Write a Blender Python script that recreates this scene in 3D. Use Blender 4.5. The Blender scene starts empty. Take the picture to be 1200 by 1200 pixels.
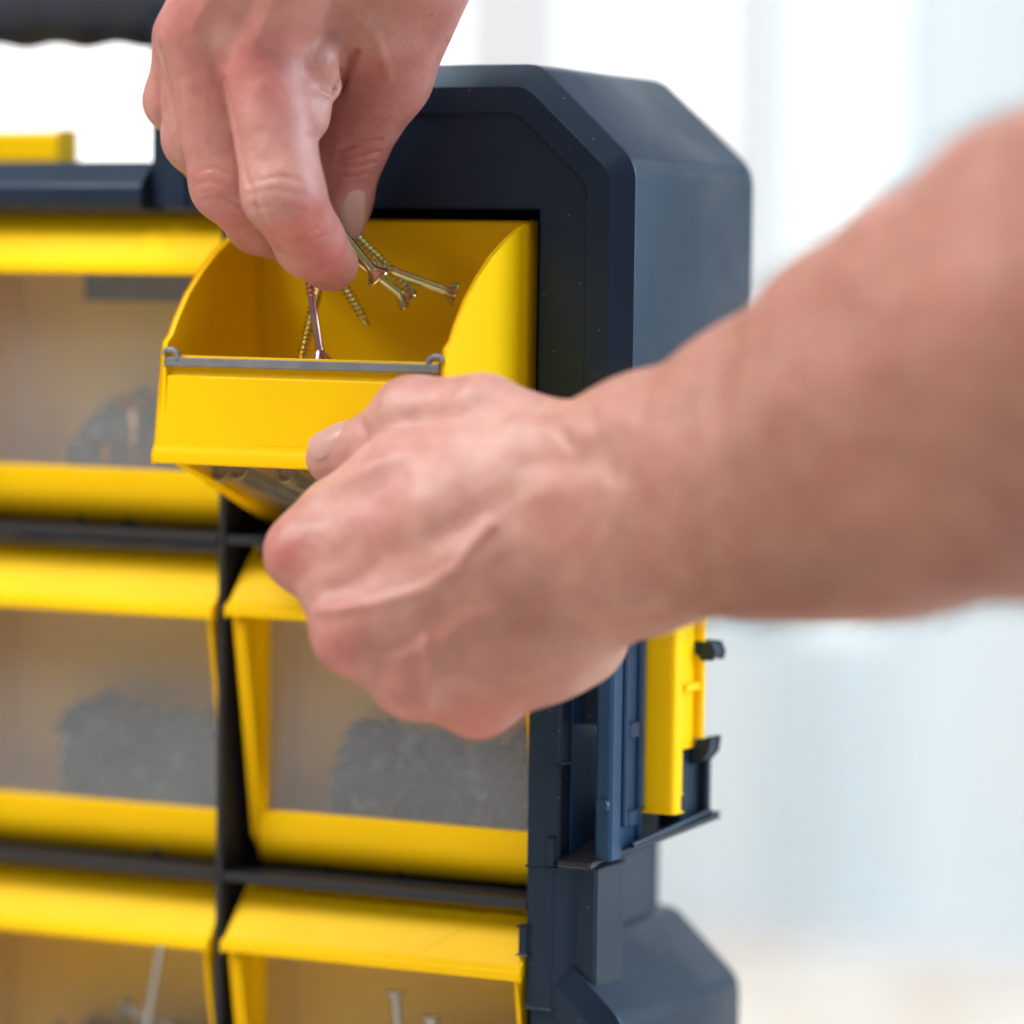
import bpy, bmesh, math, random
import numpy as np
from mathutils import Vector, Matrix

rng = random.Random(7)
S = 0.001                       # everything below is written in millimetres
SC = bpy.context.scene
COL = SC.collection

# ------------------------------------------------------------------ camera
FPX = 4650.0                    # focal length in pixels of a 1200 px wide frame
YAW, PITCH, ROLL = [math.radians(v) for v in (26.55, 3.58, 0.79)]
F = np.array([-math.sin(YAW) * math.cos(PITCH), math.cos(YAW) * math.cos(PITCH), -math.sin(PITCH)])
R0 = np.array([math.cos(YAW), math.sin(YAW), 0.0])
U0 = np.cross(R0, F)
cr, sr = math.cos(ROLL), math.sin(ROLL)
RT = cr * R0 + sr * U0
UP = -sr * R0 + cr * U0
CAM = np.array([444.9, -955.7, 373.4])
cam_d = bpy.data.cameras.new("camera")
cam = bpy.data.objects.new("camera", cam_d)
COL.objects.link(cam)
m = Matrix(((RT[0], UP[0], -F[0]), (RT[1], UP[1], -F[1]), (RT[2], UP[2], -F[2]))).to_4x4()
m.translation = Vector(CAM * S)
cam.matrix_world = m
cam_d.sensor_width = 36
cam_d.lens = 36 * FPX / 1200
cam_d.clip_start = 0.05
cam_d.clip_end = 50
cam_d.dof.use_dof = True
cam_d.dof.focus_distance = 1.052
cam_d.dof.aperture_fstop = cam_d.lens / 40.0
cam_d.dof.aperture_blades = 0
SC.camera = cam

# ------------------------------------------------------------------ world, lamps, exposure
world = bpy.data.worlds.new("World")
SC.world = world
world.use_nodes = True
bg = world.node_tree.nodes["Background"]
bg.inputs[0].default_value = (0.88, 0.94, 1.0, 1)
bg.inputs[1].default_value = 0.21
SC.view_settings.view_transform = 'Standard'
SC.view_settings.look = 'None'
SC.view_settings.exposure = 0.0
SC.view_settings.gamma = 1.0
SC.cycles.use_denoising = True
SC.cycles.max_bounces = 8
SC.cycles.transparent_max_bounces = 12


def area(name, loc, target, sx, sy, power, col):
    d = bpy.data.lights.new(name, 'AREA')
    d.shape = 'RECTANGLE'
    d.size, d.size_y = sx, sy
    d.energy = power
    d.color = col
    o = bpy.data.objects.new(name, d)
    COL.objects.link(o)
    o.location = loc
    v = Vector(target) - Vector(loc)
    o.rotation_euler = v.to_track_quat('-Z', 'Y').to_euler()
    return o


area("softbox_lamp", (-0.90, -0.85, 1.60), (-0.05, 0, 0.3), 0.9, 0.8, 33, (1.0, 0.96, 0.93))
area("added_top_light", (0.10, -0.45, 1.60), (0.1, -0.15, 0.3), 0.8, 0.6, 11, (0.96, 0.97, 1.0))  # added overhead light for highlights along the top of the arm
area("window_side_lamp", (1.7, 0.8, 1.0), (0, 0.1, 0.3), 1.2, 1.6, 62, (0.72, 0.88, 1.0))

# ------------------------------------------------------------------ materials


def mat(name, base, rough=0.5, metal=0.0, **kw):
    mt = bpy.data.materials.new(name)
    mt.use_nodes = True
    b = mt.node_tree.nodes["Principled BSDF"]
    b.inputs["Base Color"].default_value = (*base, 1)
    b.inputs["Roughness"].default_value = rough
    b.inputs["Metallic"].default_value = metal
    for k, v in kw.items():
        b.inputs[k].default_value = v
    return mt


def nn(mt, t, **kw):
    n = mt.node_tree.nodes.new(t)
    for k, v in kw.items():
        setattr(n, k, v)
    return n


def lk(mt, a, b):
    mt.node_tree.links.new(a, b)


def coords(mt):
    g = nn(mt, 'ShaderNodeNewGeometry')
    return g.outputs['Position']


def add_bump(mt, specs, dist=0.0002):
    """specs: list of (scale, strength) noise layers stacked into one bump"""
    b = mt.node_tree.nodes["Principled BSDF"]
    p = coords(mt)
    prev = None
    for sc, st in specs:
        nz = nn(mt, 'ShaderNodeTexNoise')
        nz.inputs['Scale'].default_value = sc
        nz.inputs['Detail'].default_value = 3
        lk(mt, p, nz.inputs['Vector'])
        bp = nn(mt, 'ShaderNodeBump')
        bp.inputs['Strength'].default_value = st
        bp.inputs['Distance'].default_value = dist
        lk(mt, nz.outputs['Fac'], bp.inputs['Height'])
        if prev:
            lk(mt, prev.outputs[0], bp.inputs['Normal'])
        prev = bp
    lk(mt, prev.outputs[0], b.inputs['Normal'])


def vary(mt, base, alt, scale, lo=0.4, hi=0.6, detail=3):
    """base colour drifting to alt with noise"""
    b = mt.node_tree.nodes["Principled BSDF"]
    nz = nn(mt, 'ShaderNodeTexNoise')
    nz.inputs['Scale'].default_value = scale
    nz.inputs['Detail'].default_value = detail
    lk(mt, coords(mt), nz.inputs['Vector'])
    r = nn(mt, 'ShaderNodeValToRGB')
    r.color_ramp.elements[0].position = lo
    r.color_ramp.elements[1].position = hi
    r.color_ramp.elements[0].color = (*base, 1)
    r.color_ramp.elements[1].color = (*alt, 1)
    lk(mt, nz.outputs['Fac'], r.inputs[0])
    lk(mt, r.outputs[0], b.inputs['Base Color'])
    return r


def rough_vary(mt, lo, hi, scale):
    b = mt.node_tree.nodes["Principled BSDF"]
    nz = nn(mt, 'ShaderNodeTexNoise')
    nz.inputs['Scale'].default_value = scale
    nz.inputs['Detail'].default_value = 4
    lk(mt, coords(mt), nz.inputs['Vector'])
    mr = nn(mt, 'ShaderNodeMapRange')
    mr.inputs['From Min'].default_value = 0.3
    mr.inputs['From Max'].default_value = 0.7
    mr.inputs['To Min'].default_value = lo
    mr.inputs['To Max'].default_value = hi
    lk(mt, nz.outputs['Fac'], mr.inputs['Value'])
    lk(mt, mr.outputs[0], b.inputs['Roughness'])


# navy moulded plastic with grain and specks of dust
NAVY = mat("navy_plastic", (0.011, 0.018, 0.036), 0.42)
add_bump(NAVY, [(2600, 0.4), (420, 0.12)], 0.0001)
rough_vary(NAVY, 0.33, 0.54, 30)
NAVY.node_tree.nodes['Principled BSDF'].inputs['Specular IOR Level'].default_value = 0.40
NAVY.node_tree.nodes['Principled BSDF'].inputs['Specular Tint'].default_value = (0.55, 0.80, 1.0, 1)  # blue of the side light put into the reflection tint
_b = NAVY.node_tree.nodes["Principled BSDF"]
vo = nn(NAVY, 'ShaderNodeTexVoronoi')
vo.inputs['Scale'].default_value = 300
lk(NAVY, coords(NAVY), vo.inputs['Vector'])
lt = nn(NAVY, 'ShaderNodeMath', operation='LESS_THAN')
lk(NAVY, vo.outputs['Distance'], lt.inputs[0])
lt.inputs[1].default_value = 0.065
sep = nn(NAVY, 'ShaderNodeSeparateColor')
lk(NAVY, vo.outputs['Color'], sep.inputs[0])
gt = nn(NAVY, 'ShaderNodeMath', operation='GREATER_THAN')
lk(NAVY, sep.outputs[0], gt.inputs[0])
gt.inputs[1].default_value = 0.62
mu = nn(NAVY, 'ShaderNodeMath', operation='MULTIPLY')
lk(NAVY, lt.outputs[0], mu.inputs[0])
lk(NAVY, gt.outputs[0], mu.inputs[1])
mx = nn(NAVY, 'ShaderNodeMix', data_type='RGBA')
mx.inputs[6].default_value = (0.011, 0.018, 0.036, 1)
mx.inputs[7].default_value = (0.16, 0.17, 0.19, 1)
lk(NAVY, mu.outputs[0], mx.inputs[0])
lk(NAVY, mx.outputs[2], _b.inputs['Base Color'])

BLACK = mat("black_plastic", (0.010, 0.012, 0.018), 0.5)
add_bump(BLACK, [(2200, 0.2)], 0.0001)
BLUE = mat("blue_sheen_plastic", (0.013, 0.042, 0.10), 0.36)  # blue of the reflected side light put into the bracket's colour
BLUE.node_tree.nodes["Principled BSDF"].inputs["Specular Tint"].default_value = (0.5, 0.75, 1.0, 1)
add_bump(BLUE, [(2200, 0.2)], 0.0001)
RUBBER = mat("handle_rubber", (0.018, 0.024, 0.038), 0.55)
add_bump(RUBBER, [(1500, 0.3)], 0.0002)

YEL = mat("yellow_plastic", (0.86, 0.50, 0.001), 0.46)
YEL.node_tree.nodes["Principled BSDF"].inputs["Specular IOR Level"].default_value = 0.12
vary(YEL, (0.95, 0.585, 0.0008), (0.92, 0.555, 0.0008), 18)
add_bump(YEL, [(1800, 0.10)], 0.0001)
YEL.node_tree.nodes["Principled BSDF"].inputs['Subsurface Weight'].default_value = 0.12
YEL.node_tree.nodes["Principled BSDF"].inputs['Subsurface Radius'].default_value = (1.0, 0.5, 0.05)
YEL.node_tree.nodes["Principled BSDF"].inputs['Subsurface Scale'].default_value = 0.003

GREYP = mat("grey_strip_plastic", (0.17, 0.18, 0.20), 0.34)
vary(GREYP, (0.16, 0.17, 0.19), (0.21, 0.215, 0.22), 120)
add_bump(GREYP, [(600, 0.15)], 0.0002)


def hazy(name, haze, tint):
    mt = bpy.data.materials.new(name)
    mt.use_nodes = True
    nt = mt.node_tree
    b = nt.nodes["Principled BSDF"]
    out = nt.nodes["Material Output"]
    b.inputs['Base Color'].default_value = (*tint, 1)
    b.inputs['Roughness'].default_value = 0.32
    tr = nn(mt, 'ShaderNodeBsdfTransparent')
    tr.inputs[0].default_value = (0.95, 0.95, 0.95, 1)
    mix = nn(mt, 'ShaderNodeMixShader')
    nz = nn(mt, 'ShaderNodeTexNoise')
    nz.inputs['Scale'].default_value = 22
    lk(mt, coords(mt), nz.inputs['Vector'])
    mr = nn(mt, 'ShaderNodeMapRange')
    mr.inputs['To Min'].default_value = haze - 0.05
    mr.inputs['To Max'].default_value = haze + 0.05
    lk(mt, nz.outputs['Fac'], mr.inputs['Value'])
    lk(mt, mr.outputs[0], mix.inputs[0])
    lk(mt, tr.outputs[0], mix.inputs[1])
    lk(mt, b.outputs[0], mix.inputs[2])
    lk(mt, mix.outputs[0], out.inputs[0])
    return mt


HAZE_HI = hazy("frosted_window", 0.165, (0.58, 0.61, 0.63))
HAZE_LO = hazy("clear_window", 0.08, (0.6, 0.57, 0.5))

ZINC = mat("yellow_zinc", (0.75, 0.58, 0.30), 0.17, 1.0)
_r = vary(ZINC, (0.82, 0.63, 0.25), (0.80, 0.52, 0.34), 140, 0.35, 0.7)
e = _r.color_ramp.elements.new(0.5)
e.color = (0.66, 0.66, 0.28, 1)
add_bump(ZINC, [(1500, 0.12)], 0.0001)
COPPER = mat("pink_zinc", (0.80, 0.50, 0.40), 0.22, 1.0)
vary(COPPER, (0.80, 0.56, 0.36), (0.74, 0.42, 0.40), 120)
STEEL = mat("dark_steel", (0.10, 0.115, 0.14), 0.5, 0.2)
vary(STEEL, (0.010, 0.024, 0.045), (0.032, 0.056, 0.092), 150)
SILVER = mat("bright_steel", (0.55, 0.56, 0.58), 0.3, 1.0)


def skin_mat(name, rough):
    mt = mat(name, (0.6, 0.3, 0.24), rough)
    b = mt.node_tree.nodes["Principled BSDF"]
    at = nn(mt, 'ShaderNodeAttribute')
    at.attribute_name = "skin"
    nz = nn(mt, 'ShaderNodeTexNoise')
    nz.inputs['Scale'].default_value = 190
    nz.inputs['Detail'].default_value = 5
    lk(mt, coords(mt), nz.inputs['Vector'])
    mxx = nn(mt, 'ShaderNodeMix', data_type='RGBA', blend_type='MULTIPLY')
    rp = nn(mt, 'ShaderNodeValToRGB')
    rp.color_ramp.elements[0].position = 0.3
    rp.color_ramp.elements[1].position = 0.7
    rp.color_ramp.elements[0].color = (0.92, 0.85, 0.84, 1)
    rp.color_ramp.elements[1].color = (1.05, 1.05, 1.04, 1)
    lk(mt, nz.outputs['Fac'], rp.inputs[0])
    mxx.inputs[0].default_value = 1.0
    lk(mt, at.outputs['Color'], mxx.inputs[6])
    lk(mt, rp.outputs[0], mxx.inputs[7])
    n3 = nn(mt, 'ShaderNodeTexNoise')
    n3.inputs['Scale'].default_value = 70
    n3.inputs['Detail'].default_value = 4
    lk(mt, coords(mt), n3.inputs['Vector'])
    r3 = nn(mt, 'ShaderNodeValToRGB')
    r3.color_ramp.elements[0].position = 0.36
    r3.color_ramp.elements[1].position = 0.66
    r3.color_ramp.elements[0].color = (0.97, 0.87, 0.87, 1)
    r3.color_ramp.elements[1].color = (1.03, 1.05, 1.04, 1)
    lk(mt, n3.outputs['Fac'], r3.inputs[0])
    m3 = nn(mt, 'ShaderNodeMix', data_type='RGBA', blend_type='MULTIPLY')
    m3.inputs[0].default_value = 1.0
    lk(mt, mxx.outputs[2], m3.inputs[6])
    lk(mt, r3.outputs[0], m3.inputs[7])
    lk(mt, m3.outputs[2], b.inputs['Base Color'])
    rgh = nn(mt, 'ShaderNodeMapRange')
    rgh.inputs['To Min'].default_value = rough - 0.1
    rgh.inputs['To Max'].default_value = rough + 0.1
    lk(mt, nz.outputs['Fac'], rgh.inputs['Value'])
    lk(mt, rgh.outputs[0], b.inputs['Roughness'])
    b.inputs['Subsurface Weight'].default_value = 0.35
    b.inputs['Subsurface Radius'].default_value = (1.0, 0.35, 0.18)
    b.inputs['Subsurface Scale'].default_value = 0.0028
    b.inputs['Specular IOR Level'].default_value = 0.42
    # pores and fine skin lines
    p = coords(mt)
    vor = nn(mt, 'ShaderNodeTexVoronoi', feature='DISTANCE_TO_EDGE')
    vor.inputs['Scale'].default_value = 950
    wn = nn(mt, 'ShaderNodeTexNoise')
    wn.inputs['Scale'].default_value = 300
    va = nn(mt, 'ShaderNodeVectorMath', operation='SCALE')
    va.inputs['Scale'].default_value = 0.0022
    vad = nn(mt, 'ShaderNodeVectorMath', operation='ADD')
    lk(mt, p, wn.inputs['Vector'])
    lk(mt, wn.outputs['Color'], va.inputs[0])
    lk(mt, p, vad.inputs[0])
    lk(mt, va.outputs[0], vad.inputs[1])
    lk(mt, vad.outputs[0], vor.inputs['Vector'])
    b1 = nn(mt, 'ShaderNodeBump')
    b1.inputs['Strength'].default_value = 0.30
    b1.inputs['Distance'].default_value = 0.0005
    lk(mt, vor.outputs['Distance'], b1.inputs['Height'])
    n2 = nn(mt, 'ShaderNodeTexNoise')
    n2.inputs['Scale'].default_value = 420
    n2.inputs['Detail'].default_value = 6
    lk(mt, p, n2.inputs['Vector'])
    b2 = nn(mt, 'ShaderNodeBump')
    b2.inputs['Strength'].default_value = 0.40
    b2.inputs['Distance'].default_value = 0.0005
    lk(mt, n2.outputs['Fac'], b2.inputs['Height'])
    lk(mt, b1.outputs[0], b2.inputs['Normal'])
    lk(mt, b2.outputs[0], b.inputs['Normal'])
    return mt


SKIN = skin_mat("skin", 0.42)
NAIL = mat("nail", (0.54, 0.315, 0.275), 0.25)
NAIL.node_tree.nodes["Principled BSDF"].inputs['Subsurface Weight'].default_value = 0.3
NAIL.node_tree.nodes["Principled BSDF"].inputs['Subsurface Radius'].default_value = (1.0, 0.4, 0.25)
NAIL.node_tree.nodes["Principled BSDF"].inputs['Subsurface Scale'].default_value = 0.002

WALLM = mat("wall_paint", (0.68, 0.76, 0.80), 0.7)
add_bump(WALLM, [(60, 0.1)], 0.001)
FRAMEM = mat("white_frame_paint", (0.74, 0.77, 0.80), 0.5)
FLOORM = mat("pale_floor", (0.72, 0.66, 0.60), 0.5)
vary(FLOORM, (0.84, 0.77, 0.69), (0.70, 0.57, 0.46), 14, 0.42, 0.62)
PANE = bpy.data.materials.new("daylight_glass")
PANE.use_nodes = True
_p = PANE.node_tree.nodes["Principled BSDF"]
_p.inputs['Base Color'].default_value = (0.8, 0.8, 0.8, 1)
_p.inputs['Emission Color'].default_value = (0.97, 0.99, 1.0, 1)
_p.inputs['Emission Strength'].default_value = 1.05
CURT = bpy.data.materials.new("sheer_curtain")
CURT.use_nodes = True
_nt = CURT.node_tree
_df = nn(CURT, 'ShaderNodeBsdfDiffuse')
_df.inputs[0].default_value = (0.86, 0.90, 0.92, 1)
_tl = nn(CURT, 'ShaderNodeBsdfTranslucent')
_tl.inputs[0].default_value = (0.86, 0.90, 0.92, 1)
_tp = nn(CURT, 'ShaderNodeBsdfTransparent')
_m1 = nn(CURT, 'ShaderNodeMixShader')
_m2 = nn(CURT, 'ShaderNodeMixShader')
_m1.inputs[0].default_value = 0.5
_m2.inputs[0].default_value = 0.6
lk(CURT, _df.outputs[0], _m1.inputs[1])
lk(CURT, _tl.outputs[0], _m1.inputs[2])
lk(CURT, _m1.outputs[0], _m2.inputs[1])
lk(CURT, _tp.outputs[0], _m2.inputs[2])
lk(CURT, _m2.outputs[0], _nt.nodes["Material Output"].inputs[0])

# ------------------------------------------------------------------ mesh helpers (mm in, metres out)


def link(name, me, material=None, parent=None):
    o = bpy.data.objects.new(name, me)
    COL.objects.link(o)
    if material:
        me.materials.append(material)
    if parent:
        o.parent = parent
    return o


def finish(bm, name, material, parent=None, bevel=0.0, segs=2, smooth=35, origin=None):
    if bevel > 0:
        bmesh.ops.remove_doubles(bm, verts=bm.verts, dist=1e-4)
        es = [e for e in bm.edges if len(e.link_faces) == 2 and e.calc_face_angle(0) > math.radians(28)]
        if es:
            bmesh.ops.bevel(bm, geom=es, offset=bevel, offset_type='OFFSET', segments=segs, profile=0.6,
                            affect='EDGES', clamp_overlap=True)
    bmesh.ops.recalc_face_normals(bm, faces=bm.faces)
    if origin is not None:
        bmesh.ops.translate(bm, vec=-Vector(origin), verts=bm.verts)
    bmesh.ops.scale(bm, vec=(S, S, S), verts=bm.verts)
    me = bpy.data.meshes.new(name)
    bm.to_mesh(me)
    bm.free()
    me.polygons.foreach_set('use_smooth', [True] * len(me.polygons))
    me.set_sharp_from_angle(angle=math.radians(smooth))
    o = link(name, me, material, parent)
    if bevel > 0:
        w = o.modifiers.new('weighted_normal', 'WEIGHTED_NORMAL')
        w.keep_sharp = True
        w.weight = 80
    return o


def prism(bm, pts, axis, a, b):
    """extrude a 2-D polygon along an axis; pts are (y,z) for x, (x,z) for y, (x,y) for z"""
    def P(p, t):
        return {'x': (t, p[0], p[1]), 'y': (p[0], t, p[1]), 'z': (p[0], p[1], t)}[axis]
    A = [bm.verts.new(P(p, a)) for p in pts]
    B = [bm.verts.new(P(p, b)) for p in pts]
    n = len(pts)
    for i in range(n):
        bm.faces.new((A[i], A[(i + 1) % n], B[(i + 1) % n], B[i]))
    bm.faces.new(A)
    bm.faces.new(B[::-1])


def box(bm, x0, x1, y0, y1, z0, z1):
    prism(bm, [(x0, y0), (x1, y0), (x1, y1), (x0, y1)], 'z', z0, z1)


def loft(bm, loops, cap0=True, cap1=True):
    L = [[bm.verts.new(p) for p in lp] for lp in loops]
    n = len(L[0])
    for k in range(len(L) - 1):
        for i in range(n):
            bm.faces.new((L[k][i], L[k][(i + 1) % n], L[k + 1][(i + 1) % n], L[k + 1][i]))
    if cap0:
        bm.faces.new(L[0])
    if cap1:
        bm.faces.new(L[-1][::-1])


def tube(bm, pts, radii, n=12, cap=True):
    """swept tube through 3-D points"""
    pts = [Vector(p) for p in pts]
    loops = []
    up = None
    for i, p in enumerate(pts):
        d = (pts[min(i + 1, len(pts) - 1)] - pts[max(i - 1, 0)]).normalized()
        if up is None:
            up = Vector((0, 0, 1)) if abs(d.z) < 0.9 else Vector((1, 0, 0))
        a = d.cross(up).normalized()
        b = a.cross(d).normalized()
        up = b
        r = radii[i] if hasattr(radii, '__len__') else radii
        loops.append([p + (a * math.cos(t) + b * math.sin(t)) * r for t in [2 * math.pi * k / n for k in range(n)]])
    loft(bm, loops, cap, cap)


def fillet(poly, rad, segs=5):
    """round polygon corners; rad per vertex"""
    out, n = [], len(poly)
    for i in range(n):
        p, a, b = Vector(poly[i]), Vector(poly[i - 1]), Vector(poly[(i + 1) % n])
        r = rad[i]
        if r <= 0:
            out.append((p.x, p.y))
            continue
        da, db = (a - p).normalized(), (b - p).normalized()
        ang = da.angle(db)
        t = r / math.tan(ang / 2)
        t = min(t, (a - p).length * 0.49, (b - p).length * 0.49)
        p0, p1 = p + da * t, p + db * t
        for k in range(segs + 1):
            s = k / segs
            q = p0 * (1 - s) ** 2 + p * 2 * s * (1 - s) + p1 * s * s
            out.append((q.x, q.y))
    return out


def inset(poly, fn):
    """offset a clockwise/ccw polygon inwards by fn(edge midpoint) on each edge"""
    n = len(poly)
    area2 = sum(poly[i][0] * poly[(i + 1) % n][1] - poly[(i + 1) % n][0] * poly[i][1] for i in range(n))
    sg = 1 if area2 > 0 else -1
    lines = []
    for i in range(n):
        a, b = Vector(poly[i]), Vector(poly[(i + 1) % n])
        d = (b - a).normalized()
        nrm = Vector((-d.y, d.x)) * sg
        lines.append((a + nrm * fn((a + b) / 2), d))
    out = []
    for i in range(n):
        (p, d), (q, e2) = lines[i - 1], lines[i]
        den = d.x * e2.y - d.y * e2.x
        if abs(den) < 1e-4:
            out.append((q.x, q.y))
            continue
        t = ((q.x - p.x) * e2.y - (q.y - p.y) * e2.x) / den
        w = p + d * t
        out.append((w.x, w.y))
    return out


def empty(name, loc, label, cat, group=None):
    o = bpy.data.objects.new(name, None)
    COL.objects.link(o)
    o.location = [v * S for v in loc]
    o['label'] = label
    o['category'] = cat
    if group:
        o['group'] = group
    o.empty_display_size = 0.02
    return o


def tag(o, label, cat, group=None, kind=None):
    o['label'] = label
    o['category'] = cat
    if group:
        o['group'] = group
    if kind:
        o['kind'] = kind


def at(px, py, D):
    """world point (mm) seen at pixel (px,py) of the 1200 px photograph at depth D"""
    return CAM + D * (F + RT * (px - 600) / FPX + UP * (600 - py) / FPX)


# ------------------------------------------------------------------ the setting
bm = bmesh.new()
prism(bm, [(-4000, -3500), (4000, -3500), (4000, 1075), (-4000, 1075)], 'z', -40, 0)
o = finish(bm, "floor", FLOORM)
o['kind'] = 'structure'

WY = 1060


def wall_piece(bm, x0, x1, z0, z1):
    box(bm, x0, x1, WY, WY + 60, z0, z1)


bm = bmesh.new()
wall_piece(bm, -337, 4000, 0, 2600)
wall_piece(bm, -430, -337, 0, 175)
wall_piece(bm, -430, -337, 1500, 2600)
wall_piece(bm, -1500, -430, 0, 230)
wall_piece(bm, -1500, -430, 1500, 2600)
wall_piece(bm, -4000, -1500, 0, 2600)
wl = finish(bm, "wall", WALLM)
wl['kind'] = 'structure'

bm = bmesh.new()
box(bm, -1480, 4000, WY - 14, WY - 0.5, 0, 14)
o = finish(bm, "skirting", FRAMEM, wl, bevel=2)

# the big window and its slim side light
win = empty("window", (-800, WY, 230), "tall white framed window full of daylight behind the case", "window")


def rel(parent, o):
    """keep a part where it was modelled when its thing stands elsewhere"""
    o.parent = parent
    o.matrix_parent_inverse = Matrix.Translation(-Vector(parent.location))
    return o


bm = bmesh.new()
for x0, x1 in ((-1500, -1470), (-612, -536), (-446, -398)):
    box(bm, x0, x1, WY + 8, WY + 48, 230, 1500)
rel(win, finish(bm, "frame", FRAMEM, bevel=2))
for i, (x0, x1, z0) in enumerate(((-1470, -612, 231), (-536, -446, 231), (-398, -338, 176))):
    bm = bmesh.new()
    box(bm, x0, x1, WY + 26, WY + 30, z0, 1500)
    rel(win, finish(bm, "pane", PANE))

# sheer curtain drawn over the slim side light
bm = bmesh.new()
prev = None
for i in range(97):
    x = -404 + 76 * i / 96
    y = WY - 24 + 7 * math.sin(i * 0.52) + 2.5 * math.sin(i * 0.21 + 1)
    c = [bm.verts.new((x, y, z)) for z in (18, 500, 1000, 1520)]
    if prev:
        for k in range(3):
            bm.faces.new((prev[k], c[k], c[k + 1], prev[k + 1]))
    prev = c
o = finish(bm, "curtain", CURT, smooth=80, origin=(-366, WY - 24, 18))
o.location = (-366 * S, (WY - 24) * S, 18 * S)
tag(o, "narrow sheer white curtain hanging over the slim side window right of the case", "curtain")

# ------------------------------------------------------------------ the tool case
CASE_L = ("open fronted navy plastic tool case with yellow tilt bins and a carry handle on top")
case = empty("tool_case", (0, 0, 0), CASE_L, "tool case")
case_parts = []


def cpart(bm, name, material=NAVY, bevel=0.0, segs=2, smooth=35):
    return finish(bm, name, material, case, bevel, segs, smooth)


XR = 1.3


def block_part(name, poly, rads, yf, yb, open_test, mirror=False):
    """a corner block with a bevelled, stepped front; open_test(mid) is True on edges that take no inset"""
    M = (lambda p: [(-442 - x, z) for x, z in p]) if mirror else (lambda p: p)
    lp = []
    seq = [(4.0, yb), (1.2, yb - 1.2), (0.0, yb - 4.0), (0.0, yf + 4.2), (0.35, yf + 3.4), (5.4, yf + 0.5), (6.2, yf), (13.0, yf), (13.6, yf + 0.9)]
    for v, y in seq:
        q = inset(poly, lambda mid: 0.0 if open_test(mid) else v)
        q = fillet(q, [max(r_ - v * 0.4, 1.2) if r_ else 0 for r_ in rads])
        lp.append([(x, y, z) for x, z in M(q)])
    bm = bmesh.new()
    loft(bm, lp)
    return cpart(bm, name, NAVY, smooth=24)


ub = [(-26, 388), (-26, 293), (XR, 320), (XR, 400.6), (-28, 427), (-149.6, 427), (-149.6, 388)]
ub_r = [0, 0, 6, 11, 11, 5, 0]


def ub_open(mid):
    x, z = mid
    if x < -442 / 2:
        x = -442 - x
    return (abs(z - 388) < 0.6) or (abs(x + 26) < 0.6 and z < 389) or abs(x + 149.6) < 0.5 and False


block_part("corner_block", ub, ub_r, 0, 86, ub_open)
block_part("corner_block", ub, ub_r, 0, 86, ub_open, True)
lb = [(-26, 4), (-8, 4), (XR, 10), (XR, 170), (-19.5, 189.2), (-26, 189.2)]
lb_r = [0, 0, 4, 10, 8, 0]


def lb_open(mid):
    x, z = mid
    if x < -221:
        x = -442 - x
    return abs(x + 26) < 0.6 or abs(z - 4) < 0.5


block_part("corner_block", lb, lb_r, 0.3, 86, lb_open)
block_part("corner_block", lb, lb_r, 0.3, 86, lb_open, True)

for mir in (False, True):
    def mx_(pts):
        return [(-442 - x, y) for x, y in pts] if mir else pts
    # front stile between the blocks
    bm = bmesh.new()
    prism(bm, mx_([(-26.6, -0.25), (-18.4, -0.25), (-13.8, 4.6), (-8, 4.9), (-8, 23), (-26.6, 23)]), 'z', 172, 211)
    cpart(bm, "stile", NAVY, 0.6)
    bm = bmesh.new()
    prism(bm, mx_([(-26.6, -0.25), (-21.5, -0.25), (-21.1, -0.05), (-17.8, 0.1), (-17.2, 0.6), (-16.6, 9), (-26.6, 9)]), 'z', 211.2, 300)
    cpart(bm, "stile", NAVY, 0.3)
    bm = bmesh.new()
    prism(bm, mx_([(-18.2, -0.9), (-16.6, -0.9), (-16.2, 6), (-18.2, 6)]), 'z', 239, 300)
    cpart(bm, "rib", NAVY, 0.5)
    bm = bmesh.new()
    prism(bm, mx_([(-16.4, 5), (-15.9, 5), (-14.5, 26), (-16.4, 26)]), 'z', 212, 300)
    cpart(bm, "groove_wall", BLUE)
    bm = bmesh.new()
    prism(bm, mx_([(-16.0, 11), (-8.8, 11), (-8.8, 13), (-16.0, 13)]), 'z', 249, 300)
    cpart(bm, "cross_web", NAVY, 0.3)
    bm = bmesh.new()
    prism(bm, mx_([(-20.2, 23.2), (-20.2, 69.5), (-33, 69.5), (-33, 23.2)]), 'z', 120, 380)
    cpart(bm, "side_wall", NAVY, 0.5)

# moulded clip beads on the right stile
bm = bmesh.new()
box(bm, -28.6, -25.4, -1.1, 3, 186.4, 194.4)
cpart(bm, "clip_bead", NAVY, 0.6)
bm = bmesh.new()
box(bm, -20.0, -18.0, -1.0, 1, 211.5, 219)
cpart(bm, "clip_bead", NAVY, 0.4)

# top rail, centre and column dividers, shelves, back, base
bm = bmesh.new()
prism(bm, [(6, 400.8), (-0.4, 394.6), (-1.2, 393.6), (-1.2, 388.6), (0, 387.8), (86, 387.8), (86, 400.8)], 'x', -292.2, -149.8)
cpart(bm, "top_rail", NAVY, 0.8)
for x in (-123.6, -221.0, -318.4):
    bm = bmesh.new()
    box(bm, x - 1.1, x + 1.1, 0.2, 82, 6, 387.6)
    cpart(bm, "divider", BLACK, 0.35)
cols = [(-122.3, -26.8), (-219.7, -124.9), (-317.1, -222.3), (-415.4, -319.7)]
for z in (296.2, 201.2, 106.4):
    for x0, x1 in cols:
        bm = bmesh.new()
        prism(bm, [(0.5, z), (0.9, z + 0.2), (82, z + 0.2), (82, z - 2.4), (0.5, z - 2.4)], 'x', x0, x1)
        cpart(bm, "shelf", BLACK, 0.25)
bm = bmesh.new()
box(bm, -416, -26, 82.2, 85.4, 4, 391)
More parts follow.
